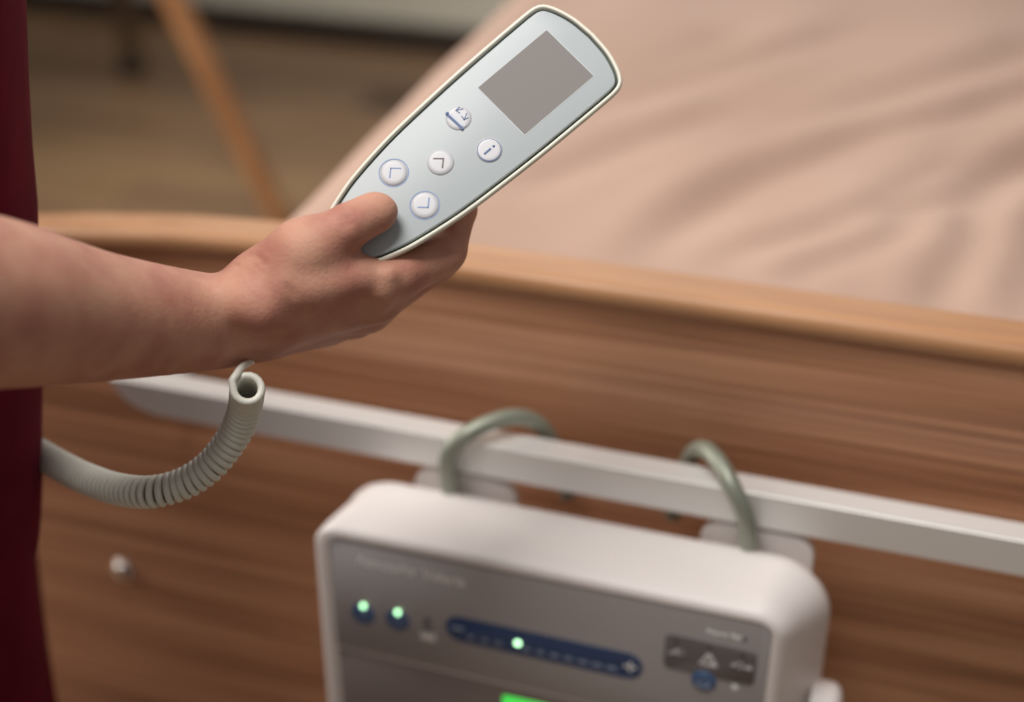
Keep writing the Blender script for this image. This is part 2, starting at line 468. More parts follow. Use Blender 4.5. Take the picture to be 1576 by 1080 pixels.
# grey front panel, level with the rim; darker display panel below it
def plate(name, outline, y0, y1, material, parent, bev=.0006, inv=None):
    c = np.mean(outline, axis=0)
    inn = [(a+(c[0]-a)/max(1e-6, math.hypot(c[0]-a, c[1]-b))*bev, b+(c[1]-b)/max(1e-6, math.hypot(c[0]-a, c[1]-b))*bev) for a, b in outline]
    V_, F_ = loft([ring_xz(outline, y0), ring_xz(outline, y1+bev), ring_xz(inn, y1)])
    o = obj(name, V_, F_, material, parent, angle=50)
    if inv is not None: o.matrix_parent_inverse = Matrix.Identity(4)
    return o
PX0, PX1 = FX0+.0108, FX1-.0078
fp = plate('front_panel', rrect(PX0, PX1, .5455, FZ-.0121, .0092, 8, .0015), -.1155, -.1172, M['panel'], pump)
dp = plate('display_panel', rrect(PX0, PX1, .407, .5425, .0015, 8, .015), -.1150, -.1164, M['window'], pump)
YF = -.1172
def sub(o): o.matrix_parent_inverse = Matrix.Identity(4); return o
def disc(name, x, z, r, y, material, parent, h=.0008):
    return sub(dome(name, (x, y, z), (0, -1, 0), r, h, material, parent, 24, 4, .8))
def text(name, body, size, loc, material, parent, rot, shear=0, space=1.0):
    cu = bpy.data.curves.new(name, 'FONT'); cu.body = body; cu.size = size; cu.extrude = .00008
    cu.align_x = 'LEFT'; cu.shear = shear; cu.space_character = space; cu.offset = .00028 if size > .008 else .00015
    cu.materials.append(material)
    tmp = bpy.data.objects.new(name, cu); COL.objects.link(tmp)
    dg = bpy.context.evaluated_depsgraph_get()
    me = bpy.data.meshes.new_from_object(tmp.evaluated_get(dg))
    bpy.data.objects.remove(tmp)
    me.transform(Matrix.Translation(loc) @ rot)
    o = bpy.data.objects.new(name, me); link(o, parent)
    return sub(o)
RX = Matrix.Rotation(math.pi/2, 4, 'X')
text('lettering', 'AtmosAir Velaris', .0112, (-.3375, YF-.0001, .6225), M['print_w'], fp, RX)
def stroke_xz(bm, pts, wd, y, th=.0002):
    """flat printed line on the panel"""
    for (a, b), (c, d) in zip(pts[:-1], pts[1:]):
        L = math.hypot(c-a, d-b); ux, uz = (c-a)/L, (d-b)/L; nx_, nz_ = -uz*wd/2, ux*wd/2
        a, b, c, d = a-ux*wd/2, b-uz*wd/2, c+ux*wd/2, d+uz*wd/2
        q = [(a+nx_, b+nz_), (c+nx_, d+nz_), (c-nx_, d-nz_), (a-nx_, b-nz_)]
        v0 = [bm.verts.new((e, y, f)) for e, f in q]; v1 = [bm.verts.new((e, y-th, f)) for e, f in q]
        bm.faces.new(v1)
        for i in range(4): bm.faces.new((v0[i], v0[(i+1) % 4], v1[(i+1) % 4], v1[i]))
def strokes(name, lines, wd, y, material, parent):
    bm = bmesh.new()
    for l in lines: stroke_xz(bm, l, wd, y)
    return sub(bm_obj(name, bm, material, parent, smooth=False))
def circ(cx, cz, r, a0=0, a1=360, n=14):
    return [(cx+r*math.cos(math.radians(a0+(a1-a0)*k/n)), cz+r*math.sin(math.radians(a0+(a1-a0)*k/n))) for k in range(n+1)]
# two round keys with lit lamps
for i, (x, z) in enumerate(((-.3345, .5800), (-.3090, .5810))):
    k = disc('round_key', x, z, .0088, YF, M['navy_lit'], fp, .0012)
    yk = YF-.0012
    if i == 0:
        strokes('key_symbol', [circ(x, z-.0005, .0026, 120, 420), [(x, z+.0006), (x, z+.0034)]], .0006, yk, M['print_dim'], fp)
    else:
        strokes('key_symbol', [[(x-.002, z-.003), (x-.002, z+.0015)], [(x+.002, z-.003), (x+.002, z+.0015)]], .0007, yk, M['print_dim'], fp)
    lo = disc('green_lamp', x+.0006, z+.0070, .0021, YF, M['led'], fp, .0012)
    lo['label'] = 'lit green indicator lamp'
x, z = -.2868, .5745
strokes('lock_symbol', [[(x-.004, z-.004), (x+.004, z-.004)], [(x-.004, z-.0015), (x+.004, z-.0015)], [(x-.004, z+.001), (x+.004, z+.001)], circ(x, z+.002, .0028, 0, 180, 8)], .0026, YF, M['panel'] if 0 else M['print_w'], fp)
disc('unlit_lamp', x-.0002, z+.0115, .0024, YF, M['led_off'], fp)
# long blue level bar
lb = plate('level_bar', rrect(-.2738, -.1368, .5745, .5958, .0105, 8), YF+.0003, YF-.0006, M['navy'], fp, .0003, pump)
YB = YF-.0006
bz = .5852
strokes('minus_sign', [[(-.2685, bz+.0008), (-.2615, bz+.0008)]], .0022, YB, M['print_dim'], fp)
strokes('plus_sign', [[(-.1485, bz-.0002), (-.1415, bz-.0002)], [(-.145, bz-.0036), (-.145, bz+.0032)]], .0018, YB, M['print_w'], fp)
for k in range(11):
    xx = -.2555+k*.0098
    if k == 3: continue
    strokes('level_number', [[(xx-.0012*(1+k*.1), bz-.0045), (xx+.0012*(1+k*.1), bz-.0045)]], .0019, YB, M['print_dim'], fp)
lo = disc('green_lamp', -.2222, .5845, .0022, YB, M['led'], fp, .001); lo['label'] = 'lit green level lamp'
# grey alarm block with symbols
ab = plate('alarm_block', rrect(-.1235, -.0645, .5905, .6195, .0045, 6), YF+.0003, YF-.0005, M['charcoal'], fp, .0003, pump)
YA = YF-.0005
def s(n, l, wd=.0011, m_='print_w', y=None): return strokes(n, l, wd, YA if y is None else y, M[m_], fp)
cx, cz = -.1155, .6055
s('alarm_symbol', [[(cx-.0045, cz-.002), (cx+.002, cz+.0025), (cx+.0045, cz-.001)], [(cx-.003, cz-.001), (cx+.004, cz+.0)], circ(cx+.003, cz, .0018, 0, 360, 8)])
cx = -.0945
s('alarm_symbol', [[(cx-.0055, cz-.005), (cx+.0055, cz-.005), (cx, cz+.005), (cx-.0055, cz-.005)], [(cx, cz+.002), (cx, cz-.0015)], [(cx+.0015, cz-.003), (cx+.003, cz-.0035)]])
cx = -.0735
s('alarm_symbol', [[(cx-.006, cz-.0005), (cx-.003, cz-.0005)], circ(cx-.001, cz, .002, 0, 360, 8), [(cx+.001, cz), (cx+.006, cz-.0015), (cx+.0055, cz+.001)]])
for cx in (-.1160, -.0945, -.0735): disc('unlit_lamp', cx, .6145, .0016, YA, M['led_off'], fp, .0004)
text('lettering', 'Power Fail', .0052, (-.0975, YF-.0001, .6258), M['print_w'], fp, RX)
disc('unlit_lamp', -.0735, .6272, .0014, YF, M['led_off'], fp, .0004)
disc('round_key', -.0965, .5865, .0082, YF-.0002, M['navy_lit'], fp, .0012)
s('bell_symbol', [circ(-.0965, .5868, .0032, 20, 160, 8), [(-.0998, .5838), (-.0995, .587)], [(-.0932, .5838), (-.0935, .587)], [(-.1005, .5832), (-.0925, .5832)], [(-.0965, .5815), (-.0965, .5818)], [(-.0965, .5905), (-.0965, .5915)]], .0009, 'print_dim', YF-.0015)
disc('white_dot', -.0765, .5862, .0022, YF, M['print_w'], fp, .0003)
# green display window
gd = plate('green_display', rrect(-.2335, -.110, .46, .5340, .002, 3), -.1162, -.1168, M['lcd'], dp, .0003, pump)
gd['label'] = 'glowing green display'
# side seam and connector
V_, F_ = loft([[(BX1-.0165+.010*math.cos(t)*k, y_, .553+.0165*math.sin(t)*k) for t in np.linspace(0, 2*math.pi, 20, endpoint=False)] for k, y_ in ((.9, -.064), (1, -.068), (1, -.098), (.85, -.102))])
hc = []
for k, xo in ((1, 0), (1, .012), (.93, .016), (.72, .019), (.4, .0203)):
    hc.append([(BX1-.004+xo, -.080+.019*k*math.cos(t), .550+.020*k*math.sin(t)) for t in np.linspace(0, 2*math.pi, 24, endpoint=False)])
V_, F_ = loft(hc); obj('hose_connector', V_, F_, M['shell'], pump, angle=60)
# hooks: bent bars that go over the rail, with their mounts behind the top edge
HK = [[(-.2885, -.0625, .630), (-.2890, -.0640, .662), (-.2895, -.0655, .684), (-.281, -.0630, .7005), (-.2655, -.050, .7085), (-.249, -.036, .7085), (-.236, -.0255, .698), (-.2275, -.0215, .680), (-.2205, -.021, .660), (-.216, -.022, .640)],
      [(-.0835, -.0625, .630), (-.0835, -.0640, .662), (-.0870, -.0655, .684), (-.0960, -.0630, .7005), (-.1075, -.050, .7085), (-.1195, -.036, .7085), (-.1290, -.0255, .698), (-.1350, -.0215, .680), (-.139, -.021, .660), (-.141, -.022, .640)]]
for h, hx in zip(HK, (-.2815, -.079)):
    V_, F_ = tube(spline(h, 60), .0058, 16)
    obj('hook', V_, F_, M['dark_steel'], pump)
    o_ = rrect(hx-.0375, hx+.0375, .600, .6655, .016, 8)
    V_, F_ = loft([ring_xz(o_, -.0470), ring_xz(o_, -.0530), ring_xz([(a*.985+hx*.015, b-.0006) for a, b in o_], -.0540)])
    obj('hook_mount', V_, F_, M['shell'], pump, angle=50)
    box('mount_block', (hx-.03, -.0640, .56), (hx+.03, -.0535, .635), M['shell'], pump, .002)

# ---------------------------------------------------------------- remote control
RO = np.array([-.20704, -.13727, .98132])
RU = np.array([.5679, .65662, .49632]); RV = np.array([.80358, -.31175, -.50703]); RN = np.array([.1782, -.68677, .70469])
RU /= np.linalg.norm(RU); RV -= RU*(RU@RV); RV /= np.linalg.norm(RV); RN = np.cross(RV, RU)
def L(v, u, n=0): return RO+(RV*v+RU*u+RN*n)*.001          # millimetres on the remote
rem = empty('remote_control', tuple(L(0, -40, -10)))
tag(rem, 'pale grey handheld bed remote with blank screen and coiled cord, held in hand', 'remote control')
def rsub(o): o.matrix_parent_inverse = Matrix.Identity(4); return o
half = [(0, -141), (7, -139.8), (13.2, -135), (18.5, -126), (22.6, -115), (25.9, -102), (29.6, -77), (31.5, -50), (32.6, -25), (33.1, 0), (33.25, 18), (33.1, 25.5), (32.1, 30.2), (29.4, 33.7), (23.2, 36.9), (13, 39.7), (0, 40.8)]
hs = spline(half, 90)
hs[0, 0] = hs[-1, 0] = 0
OUT = np.vstack([hs, [(-a, b) for a, b in hs[-2:0:-1]]])
tg = np.roll(OUT, -1, 0)-np.roll(OUT, 1, 0); tg /= np.linalg.norm(tg, axis=1)[:, None]
NRM = np.stack([-tg[:, 1], tg[:, 0]], 1)      # points inward (outline runs counter-clockwise)
if ((OUT[40]+NRM[40])[0] > OUT[40][0]): NRM = -NRM
def inset(d): return OUT+NRM*d
def ring_r(d, n): return [L(a, b, n) for a, b in inset(d)]
rings = [ring_r(11, -18.5), ring_r(8, -17.8), ring_r(5, -14.5), ring_r(3.0, -10), ring_r(1.5, -6), ring_r(.3, -2.6), ring_r(0, -1.2), ring_r(.25, -.1), ring_r(.8, .45), ring_r(1.5, .55), ring_r(2.05, .3), ring_r(2.25, -.2), ring_r(2.35, -2.9)]
V_, F_ = loft(rings); obj('housing', V_, F_, M['rim'], rem, angle=50)
V_, F_ = loft([ring_r(2.2, -3.0), ring_r(2.2, -2.0), ring_r(4.5, -2.0)]); obj('seal', V_, F_, M['gasket'], rem, angle=50)
V_, F_ = loft([ring_r(3.75, -2.1), ring_r(3.75, -.45), ring_r(3.95, -.1), ring_r(4.4, 0)]); fpl = obj('face_plate', V_, F_, M['face'], rem, angle=50)
def rect_l(v0, v1, u0, u1, n0, n1, name, m_, parent):
    q = [(v0, u0), (v1, u0), (v1, u1), (v0, u1)]
    V_, F_ = loft([[L(a, b, n0) for a, b in q], [L(a, b, n1) for a, b in q]])
    return rsub(obj(name, V_, F_, M[m_], parent, smooth=False))
rect_l(-18.4, 18.4, -24.4, 24.4, -.3, .12, 'screen_frame', 'bezel', fpl)
sc = rect_l(-18, 18, -24, 24, -.3, .2, 'screen', 'screen', fpl); sc['label'] = 'blank dull grey screen'
def stroke_l(name, lines, wd, n, m_, parent, th=.12):
    bm = bmesh.new()
    for pts in lines:
        for (a, b), (c, d) in zip(pts[:-1], pts[1:]):
            Ln = math.hypot(c-a, d-b); ux, uz = (c-a)/Ln, (d-b)/Ln; p, q = -uz*wd/2, ux*wd/2
            a_, b_, c_, d_ = a-ux*wd*.5, b-uz*wd*.5, c+ux*wd*.5, d+uz*wd*.5
            r4 = [(a_+p, b_+q), (c_+p, d_+q), (c_-p, d_-q), (a_-p, b_-q)]
            v0 = [bm.verts.new(L(e, f, n)) for e, f in r4]; v1 = [bm.verts.new(L(e, f, n+th)) for e, f in r4]
            bm.faces.new(v1)
            for i in range(4): bm.faces.new((v0[i], v0[(i+1) % 4], v1[(i+1) % 4], v1[i]))
    return rsub(bm_obj(name, bm, M[m_], parent, smooth=False))
def ring_l(name, v, u, r, wd, n, m_, parent):
    rr = []
    for d, h in ((-wd/2, n-.2), (-wd/2, n+.1), (wd/2, n+.1), (wd/2, n-.2)):
        rr.append([L(v+(r+d)*math.cos(t), u+(r+d)*math.sin(t), h) for t in np.linspace(0, 2*math.pi, 48, endpoint=False)])
    V_, F_ = loft(rr, False, False)
    return rsub(obj(name, V_, F_, M[m_], parent, angle=30))
def button(v, u, r, h=.9):
    return rsub(dome('button', L(v, u, -.1), RN, r*.001, h*.001, M['button'], fpl, 40, 8, .66))
TOP = .8
b = button(-11.9, -42.7, 6.7)
stroke_l('symbol', [[(-16.2, -45.8), (-6.4, -45.3)]], 1.5, TOP-.15, 'ink', fpl, .2)
rsub(dome('symbol', L(-17.6, -45.4, TOP-.5), RN, .00095, .0005, M['ink'], fpl, 16, 3, .9))
stroke_l('symbol', [[(-15.9, -44.2), (-10.4, -44.4)], [(-8.5, -43.6), (-6.6, -43.4)]], 1.0, TOP-.12, 'ink_pale', fpl, .15)
stroke_l('symbol', [[(-14.1, -37.9), (-15.9, -41.0)], [(-16.0, -38.6), (-15.9, -41.0), (-13.6, -40.6)],
                    [(-10.8, -38.1), (-9.0, -41.4)], [(-11.3, -41.0), (-9.0, -41.4), (-8.5, -39.1)]], .55, TOP-.12, 'ink', fpl, .2)
b = button(12.0, -42.9, 6.9)
ring_l('symbol_ring', 12.1, -43.0, 6.0, .55, TOP-.25, 'ink', fpl)
stroke_l('symbol', [[(12.2, -46.0), (12.2, -42.4)]], 1.15, TOP-.05, 'ink', fpl)
rsub(dome('symbol', L(12.2, -40.0, TOP-.05), RN, .0007, .0002, M['ink'], fpl, 16, 3, .9))
button(0.1, -65.6, 7.0, 1.1)
stroke_l('symbol', [[(-3.4, -66.9), (-.1, -63.4), (3.2, -66.9)]], .75, .95, 'ink_dark', fpl)
for v, ln in ((-11.95, [(-11.1, -82.9), (-14.5, -86.5), (-11.1, -90.1)]), (12.2, [(11.1, -90.1), (14.5, -86.5), (11.1, -82.9)])):
    button(v, -86.85, 7.1, 1.0)
    ring_l('button_ring', v, -86.85, 7.55, .5, .0, 'ring', fpl)
    stroke_l('symbol', [ln], .75, .85, 'ring', fpl)
# coiled cord: cable leaves the lower end of the remote, passes behind the wrist, then the coil hangs
axis_pts = [at(381, 597, .708), at(380, 606, .722), at(378, 622, .734), at(369, 652, .745), at(350, 685, .750), at(320, 720, .752), at(280, 745, .753), at(230, 757, .755), at(180, 752, .770), at(130, 735, .792), at(85, 712, .825), at(40, 685, .87), at(0, 662, .90), at(-45, 640, .92)]
CR, HR = .0020, .0070
ax_ = spline(axis_pts, 1200)
slen = np.concatenate([[0], np.cumsum(np.linalg.norm(np.diff(ax_, axis=0), axis=1))])
PT = .0041
turns = slen[-1]/PT
nseg = int(turns*18)
q = np.linspace(0, slen[-1], nseg)
A = np.stack([np.interp(q, slen, ax_[:, k]) for k in range(3)], 1)
T = np.gradient(A, axis=0); T /= np.linalg.norm(T, axis=1)[:, None]
X = -RGT-T[0]*(-RGT@T[0]); X /= np.linalg.norm(X)
hel = []
for i in range(nseg):
    X = X-T[i]*(X@T[i]); X /= np.linalg.norm(X); Yv = np.cross(T[i], X)
    ph = -2*math.pi*q[i]/PT
    hel.append(A[i]+HR*(X*math.cos(ph)+Yv*math.sin(ph)))
hel = np.array(hel)
lead = spline([L(0, -139, -9), L(-3, -152, -16), L(-8, -168, -44), at(425, 528, .775), at(402, 544, .752), at(385, 556, .728), at(371, 566, .714), at(362, 579, .708), hel[0]-(hel[1]-hel[0])*1.5, hel[0]], 90)[:-1]
tail = spline([hel[-1], hel[-1]+np.array([-.04, .0, -.05]), hel[-1]+np.array([-.06, .03, -.2]), hel[-1]+np.array([-.05, .06, -.45])], 30)[1:]
V_, F_ = tube(np.vstack([lead, hel, tail]), CR, 9)
co = obj('coiled_cord', V_, F_, M['cord'], rem, angle=80); co['label'] = 'cream coiled cord hanging below the wrist'

# ---------------------------------------------------------------- person: arm and hand from a smooth implicit surface
class Field:
    def __init__(s, lo, hi, h):
        s.lo = np.array(lo); s.h = h
        s.n = np.ceil((np.array(hi)-s.lo)/h).astype(int)+1
        s.f = np.full(s.n, 1.0, np.float32)
    def _box(s, pts, m):
        p = np.array(pts)
        a = np.clip(np.floor((p.min(0)-m-s.lo)/s.h).astype(int), 0, s.n-1)
        b = np.clip(np.ceil((p.max(0)+m-s.lo)/s.h).astype(int)+1, 1, s.n)
        g = [s.lo[i]+s.h*np.arange(a[i], b[i]) for i in range(3)]
        return tuple(slice(a[i], b[i]) for i in range(3)), np.meshgrid(*g, indexing='ij')
    def cone(s, a, b, ra, rb, k=.006, sub=False, flat=None):
        """tapered capsule; flat=(dir, factor) squeezes it along dir"""
        a, b = np.array(a, float), np.array(b, float); R = max(ra, rb)
        sl, (X, Y, Z) = s._box([a, b], R*1.3+k+.012)
        if 0 in X.shape: return
        d = b-a; L2 = max(d@d, 1e-12)
        px_, py_, pz_ = X-a[0], Y-a[1], Z-a[2]
        t = np.clip((px_*d[0]+py_*d[1]+pz_*d[2])/L2, 0, 1)
        ex, ey, ez = px_-t*d[0], py_-t*d[1], pz_-t*d[2]
        if flat is not None:
            fd = np.array(flat[0], float); fd /= np.linalg.norm(fd)
            c = (ex*fd[0]+ey*fd[1]+ez*fd[2])*(1/flat[1]-1)
            ex, ey, ez = ex+c*fd[0], ey+c*fd[1], ez+c*fd[2]
        dist = np.sqrt(ex*ex+ey*ey+ez*ez)-(ra+(rb-ra)*t)
        s._mix(sl, dist, k, sub)
    def ell(s, c, axes, k=.006, sub=False):
        """ellipsoid: axes = three vectors"""
        c = np.array(c, float); A = np.array(axes, float); r = np.linalg.norm(A, axis=1)
        sl, (X, Y, Z) = s._box([c], r.max()*1.05+k+.012)
        P = np.stack([X-c[0], Y-c[1], Z-c[2]], -1)
        q = np.stack([(P@(A[i]/r[i]))/r[i] for i in range(3)], -1)
        k0 = np.linalg.norm(q, axis=-1); k1 = np.linalg.norm(q/r, axis=-1)+1e-9
        s._mix(sl, k0*(k0-1)/k1, k, sub)
    def _mix(s, sl, dist, k, sub):
        f = s.f[sl]
        if sub:
            e = -dist; hh = np.maximum(k-np.abs(f-e), 0)/k
            s.f[sl] = np.maximum(f, e)+hh*hh*k*.25
        else:
            hh = np.maximum(k-np.abs(f-dist), 0)/k
            s.f[sl] = np.minimum(f, dist)-hh*hh*k*.25
    def merge(s, o, k):
        hh = np.maximum(k-np.abs(s.f-o.f), 0)/k
        s.f = np.minimum(s.f, o.f)-hh*hh*k*.25
    def mesh(s):
        f = s.f; ins = f < 0
        c = [ins[i:ins.shape[0]-1+i, j:ins.shape[1]-1+j, k:ins.shape[2]-1+k] for i in (0, 1) for j in (0, 1) for k in (0, 1)]
        cnt = sum(x.astype(np.int8) for x in c)
        act = (cnt > 0) & (cnt < 8)
        I, J, K = np.nonzero(act)
        idx = np.full(act.shape, -1, np.int64); idx[I, J, K] = np.arange(len(I))
        acc = np.zeros((len(I), 3)); num = np.zeros(len(I))
        corners = [(i, j, k) for i in (0, 1) for j in (0, 1) for k in (0, 1)]
        for a in range(8):
            for b_ in range(a+1, 8):
                ca, cb = corners[a], corners[b_]
                if sum(abs(ca[q_]-cb[q_]) for q_ in range(3)) != 1: continue
                fa = f[I+ca[0], J+ca[1], K+ca[2]]; fb = f[I+cb[0], J+cb[1], K+cb[2]]
                m = (fa < 0) != (fb < 0)
                t = np.where(m, fa/np.where(m, fa-fb, 1), 0)
                for q_ in range(3): acc[:, q_] += np.where(m, ca[q_]+t*(cb[q_]-ca[q_]), 0)
                num += m
        P = s.lo+s.h*(acc/num[:, None]+np.stack([I, J, K], 1))
        faces = []
        for axis in range(3):
            sl0 = [slice(None)]*3; sl1 = [slice(None)]*3
            sl0[axis] = slice(0, -1); sl1[axis] = slice(1, None)
            ch = ins[tuple(sl0)] != ins[tuple(sl1)]
            o1, o2 = [q_ for q_ in range(3) if q_ != axis]
            w_ = np.array(np.nonzero(ch)).T
            ok = (w_[:, o1] > 0) & (w_[:, o2] > 0) & (w_[:, o1] < f.shape[o1]-1) & (w_[:, o2] < f.shape[o2]-1)
            w_ = w_[ok]
            def cell(d1, d2):
                v = w_.copy(); v[:, o1] -= d1; v[:, o2] -= d2
                return idx[v[:, 0], v[:, 1], v[:, 2]]
            quad = np.stack([cell(1, 1), cell(0, 1), cell(0, 0), cell(1, 0)], 1)
            fl_ = ins[tuple(w_.T)]
            if axis == 1: fl_ = ~fl_
            quad = np.where(fl_[:, None], quad, quad[:, ::-1])
            faces.append(quad)
        return P, np.vstack(faces)

H = Field(np.minimum(at(-335, 440, .530), (-.47, -.36, .86))-.06, np.array((-.205, -.10, 1.00)), .0016)
E_ = at(-335, 440, .530)                      # elbow, outside the frame
chain = [(E_, .0385), (at(-140, 455, .583), .0392), (at(0, 467, .622), .0366), (at(75, 478, .645), .0334), (at(150, 487, .668), .0300), (at(250, 493, .699), .0262),
         (at(335, 495, .727), .0234), (at(385, 489, .738), .0230)]
cs = spline([tuple(p_)+(r_,) for p_, r_ in chain], 26)
for a, b in zip(cs[:-1], cs[1:]): H.cone(a[:3], b[:3], a[3], b[3], .003)
mc = [(at(573, 453, .737), .0125), (at(566, 474, .756), .0120), (at(546, 484, .774), .0115), (at(518, 487, .789), .0105)]
for i, (p, r) in enumerate(mc):
    H.cone(at(398+4*i, 474+4*i, .733+.008*i), p, .0200-.0012*i, r, .012)
H.cone(at(412, 492, .757), at(495, 491, .783), .0172, .014, .012)          # heel of the hand
H.cone(at(404, 441, .717), at(470, 391, .7065), .0186, .0166, .010)       # thumb metacarpal
H.cone(at(430, 462, .717), at(556, 443, .7285), .0212, .0145, .016)        # muscle of the first web
H.cone(at(498, 418, .716), at(545, 432, .728), .0140, .0125, .010)
H.cone(at(470, 391, .7065), at(538, 347, .7040), .0160, .0104, .010)      # thumb
H.cone(at(538, 347, .7040), at(575, 328, .7085), .0102, .0092, .006)
H.ell(at(574, 328.5, .7090), [(L(3, 5.5, 0)-L(0, 0, 0))*2.0, (L(-3.0, 1.6, 0)-L(0, 0, 0))*2.85, (L(0, 0, 9.4)-L(0, 0, 0))], .005)
fingers = [
    [(mc[0][0], .0125), (L(28.8, -88.5, -28.5), .0093), (L(15.5, -69, -31), .0086), (L(2, -62, -33), .0076)],
    [(mc[1][0], .0120), (L(24, -93, -49), .0098), (L(6, -79, -50), .0086), (L(-12, -91, -50), .0077)],
    [(mc[2][0], .0115), (L(14, -102, -67), .0092), (L(-3, -88, -68), .0082), (L(-18, -100, -66), .0073)],
    [(mc[3][0], .0105), (L(4, -119, -83), .0083), (L(-10, -108, -84), .0072), (L(-21, -118, -82), .0064)]]
for fg in fingers:
    H.cone(fg[0][0], fg[1][0], fg[0][1], fg[1][1], .007)
    H.cone(fg[1][0], fg[2][0], fg[1][1], fg[2][1], .003)
    H.cone(fg[2][0], fg[3][0], fg[2][1], fg[3][1], .003)
# knuckles and tendons
H.ell(at(585, 462, .733), [RGT*.011, UPV*.009, FWD*.009], .006)
H.ell(at(683, 392, .741), [RGT*.0088, UPV*.0085, FWD*.009], .004)
#       # wrist bone by the thumb
H.cone(at(557, 425, .7125), at(612, 425, .7235), .0078, .0096, .008)
H.cone(at(612, 425, .7235), at(672, 396, .7395), .0096, .0098, .008)       # skin of the web around the lower end
H.cone(at(520, 424, .7120), at(557, 425, .7125), .0110, .0078, .008)
def surf(px, py):
    for d in np.arange(.66, .80, .0004):
        p_ = at(px, py, d); g = ((p_-H.lo)/H.h)
        gi = np.floor(g).astype(int)
        if (gi < 0).any() or (gi >= H.n-1).any(): continue
        if H.f[tuple(gi)] < 0: return p_
    return at(px, py, .72)
def groove(pts, r, k, lift=0.0):
    q_ = [surf(*p_) for p_ in pts]
    q_ = [p_-FWD*(r*lift) for p_ in q_]
    for a, b in zip(q_[:-1], q_[1:]): H.cone(a, b, r, r, k, sub=True)
def ridge(pts, r, k, sink=.6):
    q_ = [surf(*p_)+FWD*r*sink for p_ in pts]
    for a, b in zip(q_[:-1], q_[1:]): H.cone(a, b, r, r, k)
# hollow between the thumb bone and the knuckles, wrist bone, tendons
ridge([(440, 444), (480, 446), (520, 440)], .006, .010, .75)
ridge([(596, 424), (592, 446), (588, 464)], .0035, .007, .3)
ridge([(350, 455), (385, 468), (405, 478)], .0060, .012, .72)
# shallow skin creases
for pl in ([(371, 398), (388, 404), (404, 420)], [(362, 408), (383, 418), (398, 436)], [(380, 392), (396, 396), (410, 408)],
           [(514, 328), (524, 338), (530, 350)], [(522, 324), (532, 333), (538, 346)], [(548, 402), (538, 416)],
           [(441, 440), (452, 452), (454, 458)], [(668, 384), (678, 398)], [(676, 380), (688, 392)], [(640, 400), (650, 418)]):
    groove(pl, .0008, .0012, .3)
def crease(p, q, d, r=.0011):
    H.cone(at(*p, d), at(*q, d), r, r*.6, .0016, sub=True)
P1, Q1 = H.mesh()
B = Field((-.86, -.62, .66), (-.30, .06, 1.68), .0085)
FC = np.array([.80, .60, 0]); LT = np.array([-.60, .80, 0]); Zv = np.array([0, 0, 1.0])   # facing, person's left
TC = np.array([-.602, -.288, 0])
def tp_(f, l, z): return TC+FC*f+LT*l+Zv*z
SHR, SHL = tp_(-.01, -.165, 1.235), tp_(-.01, .165, 1.235)
B.cone(E_*.9+SHR*.1, SHR, .041, .052, .02)
B.cone(E_, E_*.9+SHR*.1, .0395, .042, .02)
B.ell(tp_(0, 0, 1.08), [FC*.10, LT*.155, Zv*.22], .03)
B.ell(tp_(-.01, 0, .84), [FC*.10, LT*.16, Zv*.16], .05)
B.cone(SHR, SHL, .055, .055, .05)
B.cone(tp_(-.01, 0, 1.24), tp_(.015, 0, 1.36), .058, .052, .03)
HC = tp_(.035, 0, 1.455)
B.ell(HC, [FC*.095, LT*.075, Zv*.115], .02)
B.ell(HC+FC*.03-Zv*.05, [FC*.06, LT*.055, Zv*.065], .03)
B.cone(HC+FC*.092+Zv*.005, HC+FC*.108-Zv*.022, .009, .014, .012)
B.ell(HC+FC*.085-Zv*.058, [FC*.016, LT*.024, Zv*.009], .008)
for s_ in (-1, 1):
    B.ell(HC+LT*.076*s_-FC*.008, [FC*.018, LT*.009, Zv*.03], .006)
    B.ell(HC+FC*.098+LT*.033*s_+Zv*.008, [FC*.014, LT*.016, Zv*.010], .012, sub=True)
LE = tp_(-.05, .205, .97); LW = tp_(.03, .20, .76)
B.cone(SHL, LE, .048, .042, .02); B.cone(LE, LW, .040, .026, .015)
P2, Q2 = B.mesh()
me = bpy.data.meshes.new('person')
P = np.vstack([P1, P2]); Q = np.vstack([Q1, Q2+len(P1)])
me.from_pydata(P.tolist(), [], Q.tolist())
me.materials.append(M['skin'])
me.polygons.foreach_set('use_smooth', np.ones(len(Q), bool))
pe = bpy.data.objects.new('person', me); COL.objects.link(pe)
sm = pe.modifiers.new('soft', 'SMOOTH'); sm.factor = .5; sm.iterations = 4
tag(pe, 'person in burgundy scrubs reaching out a bare forearm, thumb on the remote', 'person')
